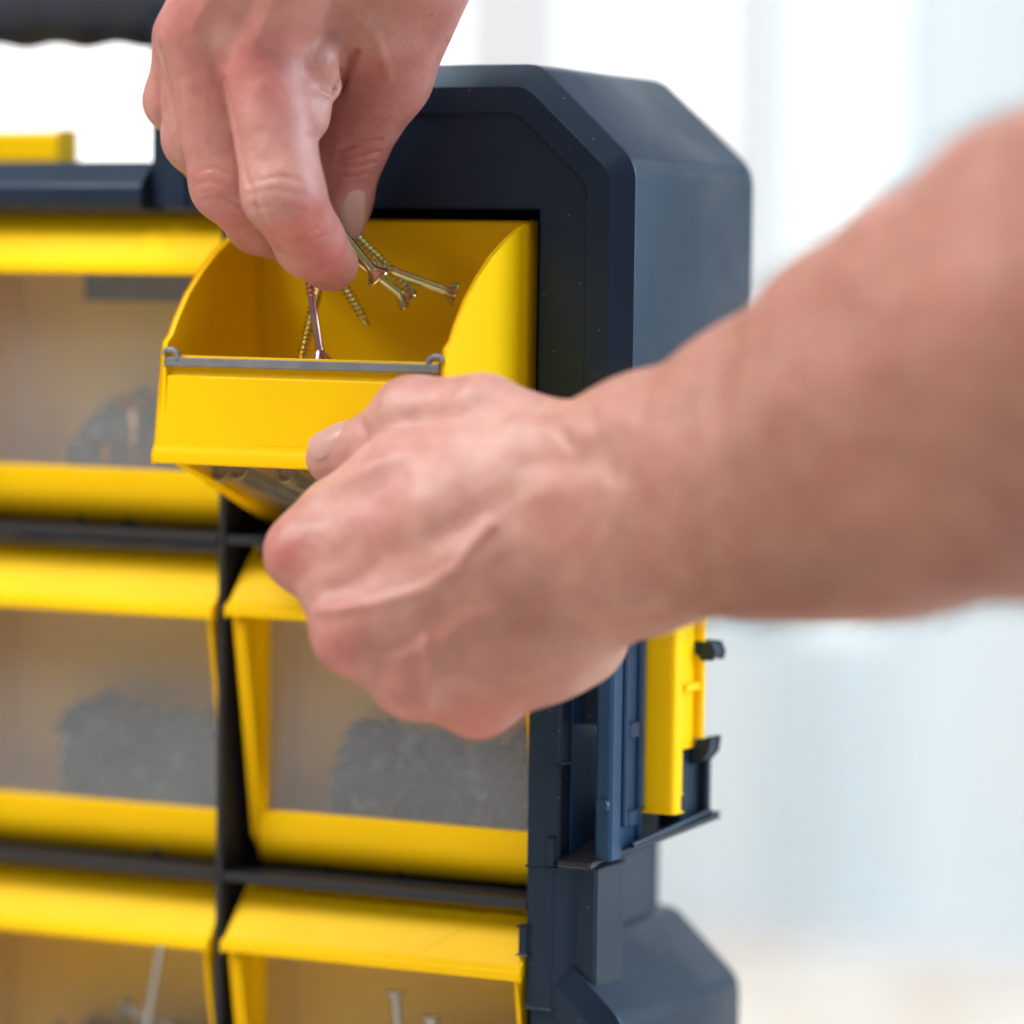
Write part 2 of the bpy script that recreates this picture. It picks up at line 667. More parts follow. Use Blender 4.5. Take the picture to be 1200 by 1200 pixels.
cpart(bm, "back_panel", NAVY, 0.5)
bm = bmesh.new()
box(bm, -415.6, -26.4, 0.4, 82, 2, 9)
cpart(bm, "base_rail", NAVY, 0.8)

# carry handle with finger scallops underneath
bm = bmesh.new()
loops = []
N = 96
for i in range(N + 1):
    x = -160 - 122 * i / N
    w = 0.5 - 0.5 * math.cos(2 * math.pi * (x + 205.5) / 21.0)     # finger bumps
    lp = []
    for k in range(20):
        t = 2 * math.pi * k / 20
        dz = math.sin(t) * 14.5
        if dz < 0:
            dz = dz * (0.93 + 0.10 * w)
        lp.append((x, 40 + math.cos(t) * 12.5, 449.8 + dz))
    loops.append(lp)
loft(bm, loops)
hd = cpart(bm, "handle", RUBBER, smooth=60)
for x in (-156, -286):
    bm = bmesh.new()
    s = 1 if x > -220 else -1
    prism(bm, [(x - 3, 400), (x + 8, 400), (x + 8, 455), (x + 3, 467), (x - 8, 467), (x - 8, 440)] if s > 0 else
          [(x + 3, 400), (x - 8, 400), (x - 8, 455), (x - 3, 467), (x + 8, 467), (x + 8, 440)], 'y', 28, 52)
    finish(bm, "handle_post", NAVY, hd, 2)
# yellow latch seen over the top rail
bm = bmesh.new()
prism(bm, [(36, 401.2), (36, 409.6), (37, 410.8), (46, 410.8), (46, 401.2)], 'x', -239, -202)
cpart(bm, "top_latch", YEL, 1.0)

# side bracket: blue column, yellow clip, hooks and tray
bm = bmesh.new()
prism(bm, [(-8.4, 4.2), (-7.4, 3.0), (-4.2, 3.0), (-3.2, 4.2), (-3.2, 9), (-3.6, 9.3), (-3.6, 22.8), (-8.4, 22.8)], 'z', 213.5, 292)
col_o = cpart(bm, "column", BLUE, 0.5)
bm = bmesh.new()
bmesh.ops.create_cone(bm, cap_ends=True, segments=20, radius1=2.0, radius2=1.7, depth=1.2,
                      matrix=Matrix.Translation((-5.6, 2.6, 228.5)) @ Matrix.Rotation(math.radians(90), 4, 'X'))
finish(bm, "boss", BLUE, col_o)
bm = bmesh.new()
for z0, z1 in ((222, 226), (246, 250), (276, 280)):
    prism(bm, [(-3.7, 12), (-2.2, 13), (-2.2, 18), (-3.7, 22)], 'z', z0, z1)
prism(bm, [(-3.7, 10.5), (-2.6, 10.5), (-2.6, 12.5), (-3.7, 12.5)], 'z', 222, 286)
prism(bm, [(-3.7, 19.5), (-2.6, 19.5), (-2.6, 22), (-3.7, 22)], 'z', 216, 286)
finish(bm, "column_rib", BLUE, col_o, 0.4)
latch = None
bm = bmesh.new()
prism(bm, [(-3.0, 23.0), (5.2, 23.0), (6.2, 24), (6.2, 28.5), (-3.0, 28.5)], 'z', 224.5, 300)
latch = cpart(bm, "side_latch", YEL, 0.7)
bm = bmesh.new()
box(bm, 3.4, 5.0, 28.4, 40.5, 241.5, 282)
box(bm, 3.4, 5.0, 28.4, 31.5, 229, 242)
finish(bm, "latch_plate", YEL, latch, 0.4)
bm = bmesh.new()
box(bm, 3.2, 7.4, 38.4, 40.6, 244, 279)
box(bm, 4.8, 6.8, 28.6, 38.6, 257.6, 259.6)
finish(bm, "latch_rib", YEL, latch, 0.4)
for z, s in ((270.5, 1), (243.0, -1)):
    bm = bmesh.new()
    if s > 0:
        pr = [(2, 0), (11.5, -0.5), (12.6, -2.6), (12.2, -4.5), (9, -4.6), (8, -3.0), (2, -2.4)]
    else:
        pr = [(2, -3.4), (7, -3.0), (8.2, 0.2), (11.6, 0.8), (11.2, -2.6), (8.6, -5.6), (2, -6.2)]
    prism(bm, [(x - 1.8, z + q) for x, q in pr], 'y', 38.0, 45)
    cpart(bm, "hook", NAVY, 0.5)
bm = bmesh.new()
box(bm, -3, 7.0, 44, 46.5, 222, 243)
box(bm, -3, 4.2, 33, 44, 219.5, 240)
cpart(bm, "hook_web", NAVY, 0.4)
# tray below the clip: runs out and up along the side
bm = bmesh.new()


def tray_pt(x, y, dz):
    return (x, y, 211.6 + 0.21 * y + dz)


T = [(-16, -0.6), (-7.6, -0.6), (-6.4, 4), (10.0, 46), (-26, 46), (-26, 3)]
A = [bm.verts.new(tray_pt(x, y, 0)) for x, y in T]
Bv = [bm.verts.new(tray_pt(x, y, 1.7)) for x, y in T]
for i in range(len(T)):
    bm.faces.new((A[i], A[(i + 1) % 6], Bv[(i + 1) % 6], Bv[i]))
bm.faces.new(A)
bm.faces.new(Bv[::-1])
tray = cpart(bm, "tray", BLACK, 0.4)
bm = bmesh.new()
tube(bm, [tray_pt(-1.5, 13, 2.4), tray_pt(7.8, 44, 2.4)], 0.9, 8)
finish(bm, "tray_rail", NAVY, tray)

# ------------------------------------------------------------------ bins


def strip_poly(pts, t):
    """a thick polyline as a closed polygon"""
    n = len(pts)
    nr = []
    for i in range(n):
        a, b = Vector(pts[max(i - 1, 0)]), Vector(pts[min(i + 1, n - 1)])
        d = (b - a).normalized()
        nr.append(Vector((-d.y, d.x)))
    return [tuple(p) for p in pts] + [(pts[i][0] + nr[i].x * t, pts[i][1] + nr[i].y * t) for i in range(n - 1, -1, -1)]


def make_bin(loc, W, prof, label, haze, tilt=0.0):
    """prof holds the YZ outline of the bin about its lip; loc is the lip's left end"""
    x0, y0, z0 = loc
    t = empty("storage_bin", (x0 + W / 2, y0, z0), label, "storage bin", "yellow tilt bins of the tool case")
    if tilt:
        t.rotation_euler = (0, 0, tilt)
    h = W / 2
    # shell: two side walls, back and floor
    bm = bmesh.new()
    wall = prof['wall']
    prism(bm, wall, 'x', -h, -h + 1.8)
    prism(bm, wall, 'x', h - 1.25, h)
    prism(bm, strip_poly(prof['back'], 1.6), 'x', -h + 1.85, h - 1.3)
    body = finish(bm, "shell", YEL, t, 0.5)
    # rims on the front edges of the walls
    for s in ((-1, 1) if prof is OPEN else (-1,)):
        bm = bmesh.new()
        xa, xb = (-h, -h + 3.4) if s < 0 else (h - 1.9, h)
        prism(bm, strip_poly(prof['rim'], 1.6), 'x', xa - 0.05, xb + 0.05)
        finish(bm, "rim", YEL, body, 0.45)
    # sloping panel with flared lip
    ty, tz = prof['T']
    d = Vector((ty, tz))
    L = d.length
    d.normalize()
    nrm = Vector((-d.y, d.x))          # outwards (towards the viewer)
    if nrm.x > 0:
        nrm = -nrm
    fl = prof.get('flare', 1.4)

    def pv(u, s, off):
        """u along width -1..1, s mm up the panel from the lip, off mm outwards"""
        q = d * s + nrm * off
        return (u * (h + fl * (1 - min(1, s / L))), q.x, q.y)
    ptop = L * 0.80
    bm = bmesh.new()
    sec = [(-0.2, -2.9 * 0 - 0.0), ]
    loops = []
    for u in (-1, -0.985, 0.985, 1):
        lp = [pv(u, ptop, 0), pv(u, 3.2, 0), pv(u, 1.6, 0.5), pv(u, 0.2, 0.9)]
        lo = pv(u, 0.2, 0.9)
        lp += [(lo[0], lo[1] + 0.1, lo[2] - 2.4), (lo[0], lo[1] + 1.4, lo[2] - 2.7), pv(u, 1.0, -1.7), pv(u, ptop, -1.7)]
        loops.append(lp)
    loft(bm, loops)
    pan = finish(bm, "front_panel", YEL, t, 0.35)
    bm = bmesh.new()
    fa = [pv(-0.70, ptop - 0.3, 0), pv(0.70, ptop - 0.3, 0), pv(0.30, 3.4, 0), pv(-0.30, 3.4, 0)]
    fb = [pv(-0.695, ptop - 0.6, 0.2), pv(0.695, ptop - 0.6, 0.2), pv(0.297, 3.6, 0.05), pv(-0.297, 3.6, 0.05)]
    fc = [pv(-0.70, ptop - 0.3, -0.5), pv(0.70, ptop - 0.3, -0.5), pv(0.30, 3.4, -0.5), pv(-0.30, 3.4, -0.5)]
    loft(bm, [fc, fa, fb])
    finish(bm, "label_plate", YEL, pan, smooth=12)
    # ledge under the grey strip
    bm = bmesh.new()
    loft(bm, [[pv(u, ptop - 0.2, -0.9), pv(u, ptop - 0.2, -2.4), pv(u, L, -3.4), pv(u, L, -1.9)] for u in (-0.985, 0.985)])
    finish(bm, "ledge", YEL, pan, 0.2)
    # grey label strip with hooked ends
    bm = bmesh.new()
    s0, s1 = ptop + 2.4, L - 0.6
    loft(bm, [[pv(u, s0, 0.9), pv(u, s0, -0.7), pv(u, s1, -0.7), pv(u, s1, 0.9)] for u in (-0.96, 0.96)])
    for s in (-1, 1):
        up_ = 1 / h
        hk = [pv(s * (0.945 - 3.2 * up_), s1 - 0.6, 0.1), pv(s * (0.945 - 2.6 * up_), s1 + 1.2, 0.1), pv(s * (0.945 - 1.1 * up_), s1 + 2.0, 0.1),
              pv(s * (0.945 + 0.9 * up_), s1 + 1.9, 0.1), pv(s * (0.945 + 1.4 * up_), s1 + 0.8, 0.1)]
        tube(bm, hk, [0.9, 0.95, 0.95, 0.9, 0.8], 8)
    finish(bm, "label_strip", GREYP, t, 0.25)
    # window, side beads and the bottom bar
    (wy0, wz0), (wy1, wz1) = prof['win']
    bm = bmesh.new()
    loft(bm, [[(x, wy0, wz0), (x, wy1, wz1), (x, wy1 + 1.2, wz1 + 0.2), (x, wy0 + 1.2, wz0 + 0.2)] for x in (-h + 4.6, h - 1.35)])
    finish(bm, "window", haze, t)
    for s in (-1,):
        bm = bmesh.new()
        xa, xb = (-h + 1.85, -h + 5.0) if s < 0 else (h - 2.6, h - 1.85)
        dv = Vector((wy1 - wy0, wz1 - wz0)).normalized()
        nv = Vector((dv.y, -dv.x))
        q = [(wy0 + nv.x * 0.8, wz0 + nv.y * 0.8), (wy1 + nv.x * 0.8, wz1 + nv.y * 0.8), (wy1 - nv.x * 1.8, wz1 - nv.y * 1.8), (wy0 - nv.x * 1.8, wz0 - nv.y * 1.8)]
        prism(bm, q, 'x', xa, xb)
        finish(bm, "window_bead", YEL, body, 0.5)
    if 'bar' in prof:
        bm = bmesh.new()
        prism(bm, prof['bar'], 'x', -h + 2.6, h - 2.6)
        finish(bm, "bottom_bar", YEL, t, 0.5, smooth=50)
    return t


arc = [(18 + 52 * math.sin(a), -22 + 40 * math.cos(a)) for a in [k * math.pi / 2 / 8 for k in range(9)]]
CLOSED = dict(
    T=(14.6, 18.0),
    wall=[(14.8, 18.2), (2.4, 1.2), (2.2, -3.2), (8, -33), (13.4, -62), (14.4, -65), (16.5, -67.5), (18.5, -72), (23, -74.2), (40, -74.2), (40, 10), (34, 18.2)],
    rim=[(2.2, -3.2), (5.2, -18), (8, -33), (10.8, -48), (14, -65)],
    back=[(20, -72.4), (24, -73.9), (33, -73.9), (37.6, -70), (38.6, -60), (38.6, 10)],
    win=[(13.6, -1.5), (14.0, -57.8)],
    bar=[(13.0, -57.6), (13.0, -64), (14.2, -68), (16.6, -71.5), (20, -73.4), (24, -74), (26, -73), (22, -70), (18, -64), (17, -57.6)],
)
OPEN = dict(
    T=(1.2, 27.0), flare=1.6,
    wall=[(1.0, 27.0), (1.8, 30.2), (4.2, 32.0), (7.0, 36.5), (12, 43), (18, 48.6), (25, 54), (33, 58.6), (41, 62.2), (49, 64.0), (51.4, 64.0), (51.6, 36), (57, 10),
          (63.5, -16), (64, -21), (61, -22.2), (50, -18.6), (36, -13.2), (24, -8.4), (14, -3.2), (2.2, -1.0), (0.9, 3)],
    rim=[(10, -2.6), (14, -3.2), (24, -8.4), (36, -13.2), (50, -18.6), (61, -22.2)],
    back=[(61, -21.0), (63.2, -18.5), (62.6, -13), (56, 12), (51, 34), (50, 42), (50, 64.3)],
    win=[(3.0, -0.6), (56, -19.0)],
)

row_z = [296.2, 201.2, 106.4]
# closed bins: (x of left end, y of lip, z of lip, label, window)
closed = [
    (-216.4, -2.2, 296.2 + 74.5, "half seen bin left of the opened one with copper pins behind its frosted front", HAZE_HI),
    (-119.2, -2.4, 201.2 + 74.6, "closed yellow bin right under the fist with a dark pile rising to the right", HAZE_HI),
    (-216.2, -2.4, 201.2 + 73.4, "half seen middle row bin left of the divider with grey screws", HAZE_HI),
    (-119.2, -3.0, 106.4 + 74.9, "lowest yellow bin beside the right frame with nails leaning behind a clearer front", HAZE_LO),
    (-216.4, -2.6, 106.4 + 74.4, "lowest half seen yellow bin at the bottom left corner with loose nails inside", HAZE_LO),
]
bins = []
for x, y, z, lab, hz in closed:
    bins.append(make_bin((x, y, z), 90.0 if x < -150 else 91.0, CLOSED, lab, hz))
obin = make_bin((-119.6, -42.0, 320.6), 88.6, OPEN, "yellow bin tilted wide open with screws being lifted out of it", HAZE_LO, math.radians(-2.2))

# ------------------------------------------------------------------ screws and nails


def screw_mesh(name, L, r, head, material, thread_from=0.45, n=12, turns=None):
    """countersunk screw along +Z: head top at z=0, tip at z=-L"""
    bm = bmesh.new()
    prof = [(0.25 * head, 0.0, ), ]
    rings = [(0.55 * head, -0.5), (0.62 * head, -0.05), (0.93 * head, 0.0), (head, -0.25), (head, -0.65), (head * 0.72, -1.7), (r * 1.25, -3.0), (r, -3.8)]
    zt = -L * thread_from
    rings += [(r, zt + 0.5), (r * 0.86, zt), (r * 0.8, -L + 3.2), (r * 0.45, -L + 1.2), (0.05, -L)]
    loops = [[(rr * math.cos(2 * math.pi * k / 18), rr * math.sin(2 * math.pi * k / 18), z) for k in range(18)] for rr, z in rings]
    loft(bm, loops)
    # cross recess
    for a in (0, math.pi / 2):
        c, s = math.cos(a), math.sin(a)
        w, l = 0.35, head * 0.5
        q = [(-l, -w), (l, -w), (l, w), (-l, w)]
        prism(bm, [(c * x - s * y, s * x + c * y) for x, y in q], 'z', -0.45, -0.3)
    # countersink ribs
    for k in range(6):
        a = 2 * math.pi * k / 6
        c, s = math.cos(a), math.sin(a)
        p0 = Vector((c * head * 0.93, s * head * 0.93, -0.9))
        p1 = Vector((c * r * 1.25, s * r * 1.25, -2.9))
        tube(bm, [p0, p1], 0.22, 5)
    # thread: a helical ridge
    pitch = 1.35
    z = zt
    pts = []
    steps = 14
    tot = int((L - 1.5 + zt) / pitch * steps)
    ro = r * 1.42
    prev = None
    for i in range(tot):
        t = i / steps
        zz = zt - t * pitch
        f = 1.0 if zz > -L + 4.5 else max(0.12, (zz + L) / 4.5)
        a = 2 * math.pi * t
        c, s = math.cos(a), math.sin(a)
        ri = r * 0.72 * f
        v = [bm.verts.new((c * ri, s * ri, zz + 0.36)), bm.verts.new((c * ro * f, s * ro * f, zz)), bm.verts.new((c * ri, s * ri, zz - 0.36))]
        if prev:
            bm.faces.new((prev[0], prev[1], v[1], v[0]))
            bm.faces.new((prev[1], prev[2], v[2], v[1]))
        prev = v
    bmesh.ops.scale(bm, vec=(S, S, S), verts=bm.verts)
    me = bpy.data.meshes.new(name)
    bm.to_mesh(me)
    bm.free()
    me.polygons.foreach_set('use_smooth', [True] * len(me.polygons))
    me.set_sharp_from_angle(angle=math.radians(32))
    me.materials.append(material)
    return me


ME_Z = screw_mesh("screw", 40, 1.3, 3.5, ZINC)
ME_S = screw_mesh("screw", 37, 1.3, 3.5, ZINC)
ME_C = screw_mesh("screw", 40, 1.1, 3.0, COPPER)


def place_along(me, name, head, tip, spin=0.0):
    o = bpy.data.objects.new(name, me)
    COL.objects.link(o)
    h, t = Vector(head), Vector(tip)
    q = (h - t).to_track_quat('Z', 'Y')
    o.rotation_mode = 'QUATERNION'
    from mathutils import Quaternion
    o.rotation_quaternion = q @ Quaternion((0, 0, 1), spin)
    o.location = h * S
    return o


def along(hp, tp, hD, tD, me, label, L=40.0, spin=0.0):
    """screw whose head sits at pixel hp and whose shaft points to pixel tp"""
    h, t = Vector(at(*hp, hD)), Vector(at(*tp, tD))
    d = (t - h).normalized() * L
    o = place_along(me, "screw", h, h + d, spin)
    tag(o, label, "screw", "screws pinched between the fingers")
    return o


along((445, 327), (391, 262), 1060, 1056, ME_Z, "gold screw lying across the thumb nail, head low", 40, 0.4)
along((480, 353), (412, 300), 1071, 1066, ME_Z, "gold screw just below the one on the thumb nail with a greenish head", 40, 1.0)
along((535, 345), (452, 315), 1070, 1069, ME_Z, "gold screw sticking out farthest to the right towards the bin wall", 40, 0.2)
along((366, 228), (484, 342), 1074, 1073, ME_Z, "screw with its dark thread showing behind the crossed gold screws", 40, 0)
along((350, 246), (431, 380), 1066, 1071, ME_S, "screw poking its pointed thread out below the index fingertip", 32.5, 0.3)
along((377, 425), (363, 333), 1064, 1064, ME_C, "pink tinged screw hanging head down under the fingers", 40, 0.7)
along((384, 290), (354, 424), 1070, 1076, ME_S, "screw hanging thread down behind the pink one", 33, 0.1)

# screws lying in the belly of the opened bin
DARK_ZINC = mat("dark_zinc", (0.30, 0.25, 0.13), 0.4, 0.8)  # darker copy of the screw metal for those in the bin
ME_D = ME_Z.copy()
ME_D.materials.clear()
ME_D.materials.append(DARK_ZINC)
for i, (a, b) in enumerate((((-111, -22, 316.2), (-104, 12, 305.0)), ((-104, -24, 317), (-97, 10, 305.6)), ((-98, 2, 309.5), (-112, 16, 305)),
                            ((-90, -23, 316.6), (-86, 10, 305.6)), ((-80, -20, 316), (-76, 12, 305)), ((-84, -4, 313), (-99, 14, 308.5)))):
    h, t = Vector(a), Vector(b)
    o = place_along(ME_D, "screw", h, h + (t - h).normalized() * 36, i * 0.5)
    tag(o, ["leftmost gold screw seen through the bottom of the opened bin", "gold screw next to the leftmost one under the opened bin's lip",
            "gold screw lowest in the belly of the opened bin", "gold screw in the opened bin hidden behind the lower fist",
            "lower gold screw in the opened bin hidden behind the lower fist", "gold screw lying steepest across the others in the opened bin"][i],
        "screw", "loose screws in the opened bin")


def mini_screw(bm, p, d, L, r, head):
    d = d.normalized()
    up = Vector((0, 0, 1)) if abs(d.z) < 0.9 else Vector((1, 0, 0))
    a = d.cross(up).normalized()
    b = a.cross(d)
    loops = []
    for s, rr in ((0, head), (0.6, head), (2.4, r), (L - 2.5, r), (L, 0.1)):
        loops.append([p + d * s + (a * math.cos(t) + b * math.sin(t)) * rr for t in [2 * math.pi * k / 6 for k in range(6)]])
    loft(bm, loops)


def heap(x0, x1, y0, y1, zb, hfun, n, material, label, L=24, r=1.1, head=2.6):
    """a pile of small screws under the height line hfun(x)"""
    bm = bmesh.new()
    k = 0
    while k < n:
        x, y = rng.uniform(x0, x1), rng.uniform(y0, y1)
        top = hfun((x - x0) / (x1 - x0))
        z = zb + rng.uniform(1.5, max(2.0, top))
        d = Vector((rng.uniform(-1, 1), rng.uniform(-0.6, 0.6), rng.uniform(-0.55, 0.55)))
        p = Vector((x, y, z)) - d.normalized() * L * 0.5
        q = p + d.normalized() * L
        ok = all(x0 - 2 < v.x < x1 + 2 and y0 - 1 < v.y < y1 + 3 and v.z > zb + 1 and v.z < zb + max(top, 3) + 5 for v in (p, q))
        k += 1
        if ok:
            mini_screw(bm, p, d, L, r, head)
    o = finish(bm, "screw_heap", material, origin=((x0 + x1) / 2, (y0 + y1) / 2, zb))
    o.location = ((x0 + x1) / 2 * S, (y0 + y1) / 2 * S, zb * S)
    tag(o, label, "screws", kind='stuff')
    return o


def ramp(pts):
    def f(u):
        for (a, ha), (b, hb) in zip(pts, pts[1:]):
            if a <= u <= b:
                return ha + (hb - ha) * (u - a) / (b - a)
        return pts[-1][1]
    return f


heap(-103, -34, 18, 31, 202.2, ramp([(0, 2), (0.1, 12), (0.2, 39), (0.27, 39), (0.33, 28), (0.42, 28), (0.46, 38), (0.55, 36), (0.62, 27), (0.7, 31), (1, 40)]), 3200, STEEL,
     "heap of dark screws behind the frosted front under the fist", 12, 1.3, 2.6)
heap(-186, -131, 16, 31, 202.2, ramp([(0, 34), (0.2, 38), (0.5, 37), (0.8, 35), (1, 32)]), 2600, STEEL,
     "heap of grey screws behind the frosted front of the middle left bin", 20, 1.3, 3.0)
heap(-184, -134, 18, 31, 297.2, ramp([(0, 10), (0.12, 22), (0.3, 33), (0.45, 31), (0.5, 20), (0.7, 28), (1, 31)]), 2200, STEEL,
     "dark loose hardware at the bottom of the bin beside the opened one", 16, 1.8, 3.4)
for i, (x, z0, z1) in enumerate(((-172.5, 303, 321), (-163.5, 303, 333))):
    me = ME_C
    o = place_along(ME_C, "screw", (x, 17.5, z1), (x + 0.8, 19.5, z1 - 40))
    o.scale = (1.9, 1.9, (z1 - 299) / 42)
    tag(o, ("shorter" if i == 0 else "taller") + " copper coloured pin standing behind the frosted front", "pin", "copper pins in the left bin")
# added dark strip making the bluish band behind the top of that window
bm = bmesh.new()
box(bm, -184, -131, 22, 23.5, 361, 371)
dv = finish(bm, "dark_strip", STEEL, bevel=0.3)
tag(dv, "slim dark strip across the top inside the bin left of the opened one", "divider plate")


def nail_mesh():
    bm = bmesh.new()
    rings = [(2.9, 0), (2.9, -0.9), (1.25, -1.2), (1.2, -56), (0.05, -61)]
    loft(bm, [[(rr * math.cos(2 * math.pi * k / 12), rr * math.sin(2 * math.pi * k / 12), z) for k in range(12)] for rr, z in rings])
    bmesh.ops.scale(bm, vec=(S, S, S), verts=bm.verts)
    me = bpy.data.meshes.new("nail")
    bm.to_mesh(me)
    bm.free()
    me.polygons.foreach_set('use_smooth', [True] * len(me.polygons))
    me.set_sharp_from_angle(angle=math.radians(32))
    me.materials.append(SILVER)
    return me


ME_N = nail_mesh()
nails = [
    ((-76, 18, 169), (-72, 20, 110), "steel nail standing upright in the lowest bin beside the right frame"),
    ((-64.5, 18, 163), (-70, 22, 108), "second steel nail leaning left beside the upright one"),
    ((-33, 18, 164), (-84, 17, 146), "steel nail lying slantwise across the lowest right bin"),
    ((-33, 22, 155), (-80, 20, 152), "nail lying almost level under the slanting one"),
    ((-44, 28, 158), (-92, 24, 140), "dull nail behind the slanting nail of the lowest right bin"),
    ((-152, 17, 178), (-164, 19, 122), "steel nail leaning in the bottom left bin"),
    ((-133, 20, 160), (-137, 24, 112), "short steel nail tip near the divider in the bottom left bin"),
    ((-168, 22, 155), (-128, 20, 143), "dull nail lying across the foot of the leaning one"),
]
for a, b, lab in nails:
    o = place_along(ME_N, "nail", a, b)
    tag(o, lab, "nail", "nails in the lowest bins")
heap(-100, -36, 20, 32, 107.6, ramp([(0, 24), (0.5, 34), (1, 44)]), 700, STEEL, "dark pile at the bottom of the lowest right bin", 22, 1.2, 2.8)
heap(-190, -132, 20, 32, 107.6, ramp([(0, 36), (0.5, 36), (1, 40)]), 700, STEEL, "dark pile at the bottom of the bottom left bin", 22, 1.2, 2.8)

# ------------------------------------------------------------------ person: two hands


def cv(px, py, D):
    """pixel + depth -> camera aligned mm (right, up, forward)"""
    return np.array([(px - 600) / FPX * D, (600 - py) / FPX * D, D], dtype=np.float32)


class Field:
    def __init__(self, lo, hi, h):
        self.lo, self.h = np.array(lo, np.float32), h
        self.n = np.ceil((np.array(hi) - np.array(lo)) / h).astype(int) + 1
        self.ax = [self.lo[i] + np.arange(self.n[i], dtype=np.float32) * h for i in range(3)]

    def blank(self):
        return np.full(self.n, 40.0, np.float32)

    def cone(self, g, a, ra, b, rb, k):
        """smooth-union a tapered capsule into g"""
        m_ = max(ra, rb) + k + 3 * self.h + 4
        lo = np.minimum(a, b) - m_
        hi = np.maximum(a, b) + m_
        i0 = np.clip(((lo - self.lo) / self.h).astype(int), 0, self.n)
        i1 = np.clip(((hi - self.lo) / self.h).astype(int) + 2, 0, self.n)
        if np.any(i1 <= i0):
            return
        sl = tuple(slice(i0[i], i1[i]) for i in range(3))
        X = self.ax[0][sl[0]][:, None, None]
        Y = self.ax[1][sl[1]][None, :, None]
        Z = self.ax[2][sl[2]][None, None, :]
        ab = b - a
        L2 = float(ab @ ab) + 1e-6
        t = np.clip(((X - a[0]) * ab[0] + (Y - a[1]) * ab[1] + (Z - a[2]) * ab[2]) / L2, 0, 1)
        d = np.sqrt((X - a[0] - ab[0] * t) ** 2 + (Y - a[1] - ab[1] * t) ** 2 + (Z - a[2] - ab[2] * t) ** 2) - (ra + (rb - ra) * t)
        g[sl] = smin(g[sl], d, k)


def smin(a, b, k):
    if k <= 0:
        return np.minimum(a, b)
    h = np.maximum(k - np.abs(a - b), 0) / k
    return np.minimum(a, b) - h * h * k * 0.25


def surface_nets(g, lo, h):
    inside = g < 0
    n = np.array(g.shape)
    c = np.zeros(n - 1, np.int8)
    for dx in (0, 1):
        for dy in (0, 1):
            for dz in (0, 1):
                c += inside[dx:n[0] - 1 + dx, dy:n[1] - 1 + dy, dz:n[2] - 1 + dz]
    act = (c > 0) & (c < 8)
    idx = np.argwhere(act)
    vid = np.full(n - 1, -1, np.int32)
    vid[act] = np.arange(len(idx))
    acc = np.zeros((len(idx), 3), np.float32)
    cnt = np.zeros(len(idx), np.float32)
    corners = [(x, y, z) for x in (0, 1) for y in (0, 1) for z in (0, 1)]
    val = {q: g[idx[:, 0] + q[0], idx[:, 1] + q[1], idx[:, 2] + q[2]] for q in corners}
    for q in corners:
        for axx in range(3):
            if q[axx]:
                continue
            q2 = list(q)
            q2[axx] = 1
            va, vb = val[q], val[tuple(q2)]
            cr_ = (va < 0) != (vb < 0)
            t = np.where(cr_, va / np.where(cr_, va - vb, 1), 0)
            p = np.repeat(np.array([q], np.float32), len(idx), 0)
            p[:, axx] += t
            acc += p * cr_[:, None]
            cnt += cr_
    V = lo + (idx + acc / cnt[:, None]) * h
    quads = []
    for axx in range(3):
        b_, c_ = (axx + 1) % 3, (axx + 2) % 3
        s0 = [slice(None)] * 3
        s1 = [slice(None)] * 3
        s0[axx] = slice(0, -1)
        s1[axx] = slice(1, None)
        a0, a1 = inside[tuple(s0)], inside[tuple(s1)]
        e_ = np.argwhere(a0 != a1)
        ok = (e_[:, b_] > 0) & (e_[:, c_] > 0) & (e_[:, b_] < n[b_] - 1) & (e_[:, c_] < n[c_] - 1)
        e_ = e_[ok]
        fl = a0[e_[:, 0], e_[:, 1], e_[:, 2]]
        ids = []
        for ob, oc in ((-1, -1), (0, -1), (0, 0), (-1, 0)):
            f = e_.copy()
            f[:, b_] += ob
            f[:, c_] += oc
            ids.append(vid[f[:, 0], f[:, 1], f[:, 2]])
        q = np.stack(ids, 1)
        q[~fl] = q[~fl][:, ::-1]
        quads.append(q)
    return V, np.concatenate(quads)


def smooth_mesh(V, Q, it=4):
    """Taubin smoothing"""
    e_ = np.concatenate([Q[:, [0, 1]], Q[:, [1, 2]], Q[:, [2, 3]], Q[:, [3, 0]]])
    e_ = np.concatenate([e_, e_[:, ::-1]])
    cnt = np.bincount(e_[:, 0], minlength=len(V)).astype(np.float32)
    for k in range(it):
        for w in (0.5, -0.52):
            av = np.stack([np.bincount(e_[:, 0], weights=V[e_[:, 1], j], minlength=len(V)) for j in range(3)], 1) / cnt[:, None]
            V = V + w * (av - V)
    return V


def vnormals(V, Q):
    n = np.cross(V[Q[:, 2]] - V[Q[:, 0]], V[Q[:, 3]] - V[Q[:, 1]])
    out = np.stack([sum(np.bincount(Q[:, k], weights=n[:, j], minlength=len(V)) for k in range(4)) for j in range(3)], 1)
    return out / (np.linalg.norm(out, axis=1)[:, None] + 1e-9)


def seg_dist(P, poly):
    best = np.full(len(P), 1e9)
    for (ax_, ay_), (bx_, by_) in zip(poly, poly[1:]):
        ab = np.array([bx_ - ax_, by_ - ay_], float)
        t = np.clip(((P[:, 0] - ax_) * ab[0] + (P[:, 1] - ay_) * ab[1]) / (ab @ ab), 0, 1)
        # taper at the ends of the stroke is done by the caller
        d = np.hypot(P[:, 0] - ax_ - ab[0] * t, P[:, 1] - ay_ - ab[1] * t)
        best = np.minimum(best, d)
    return best


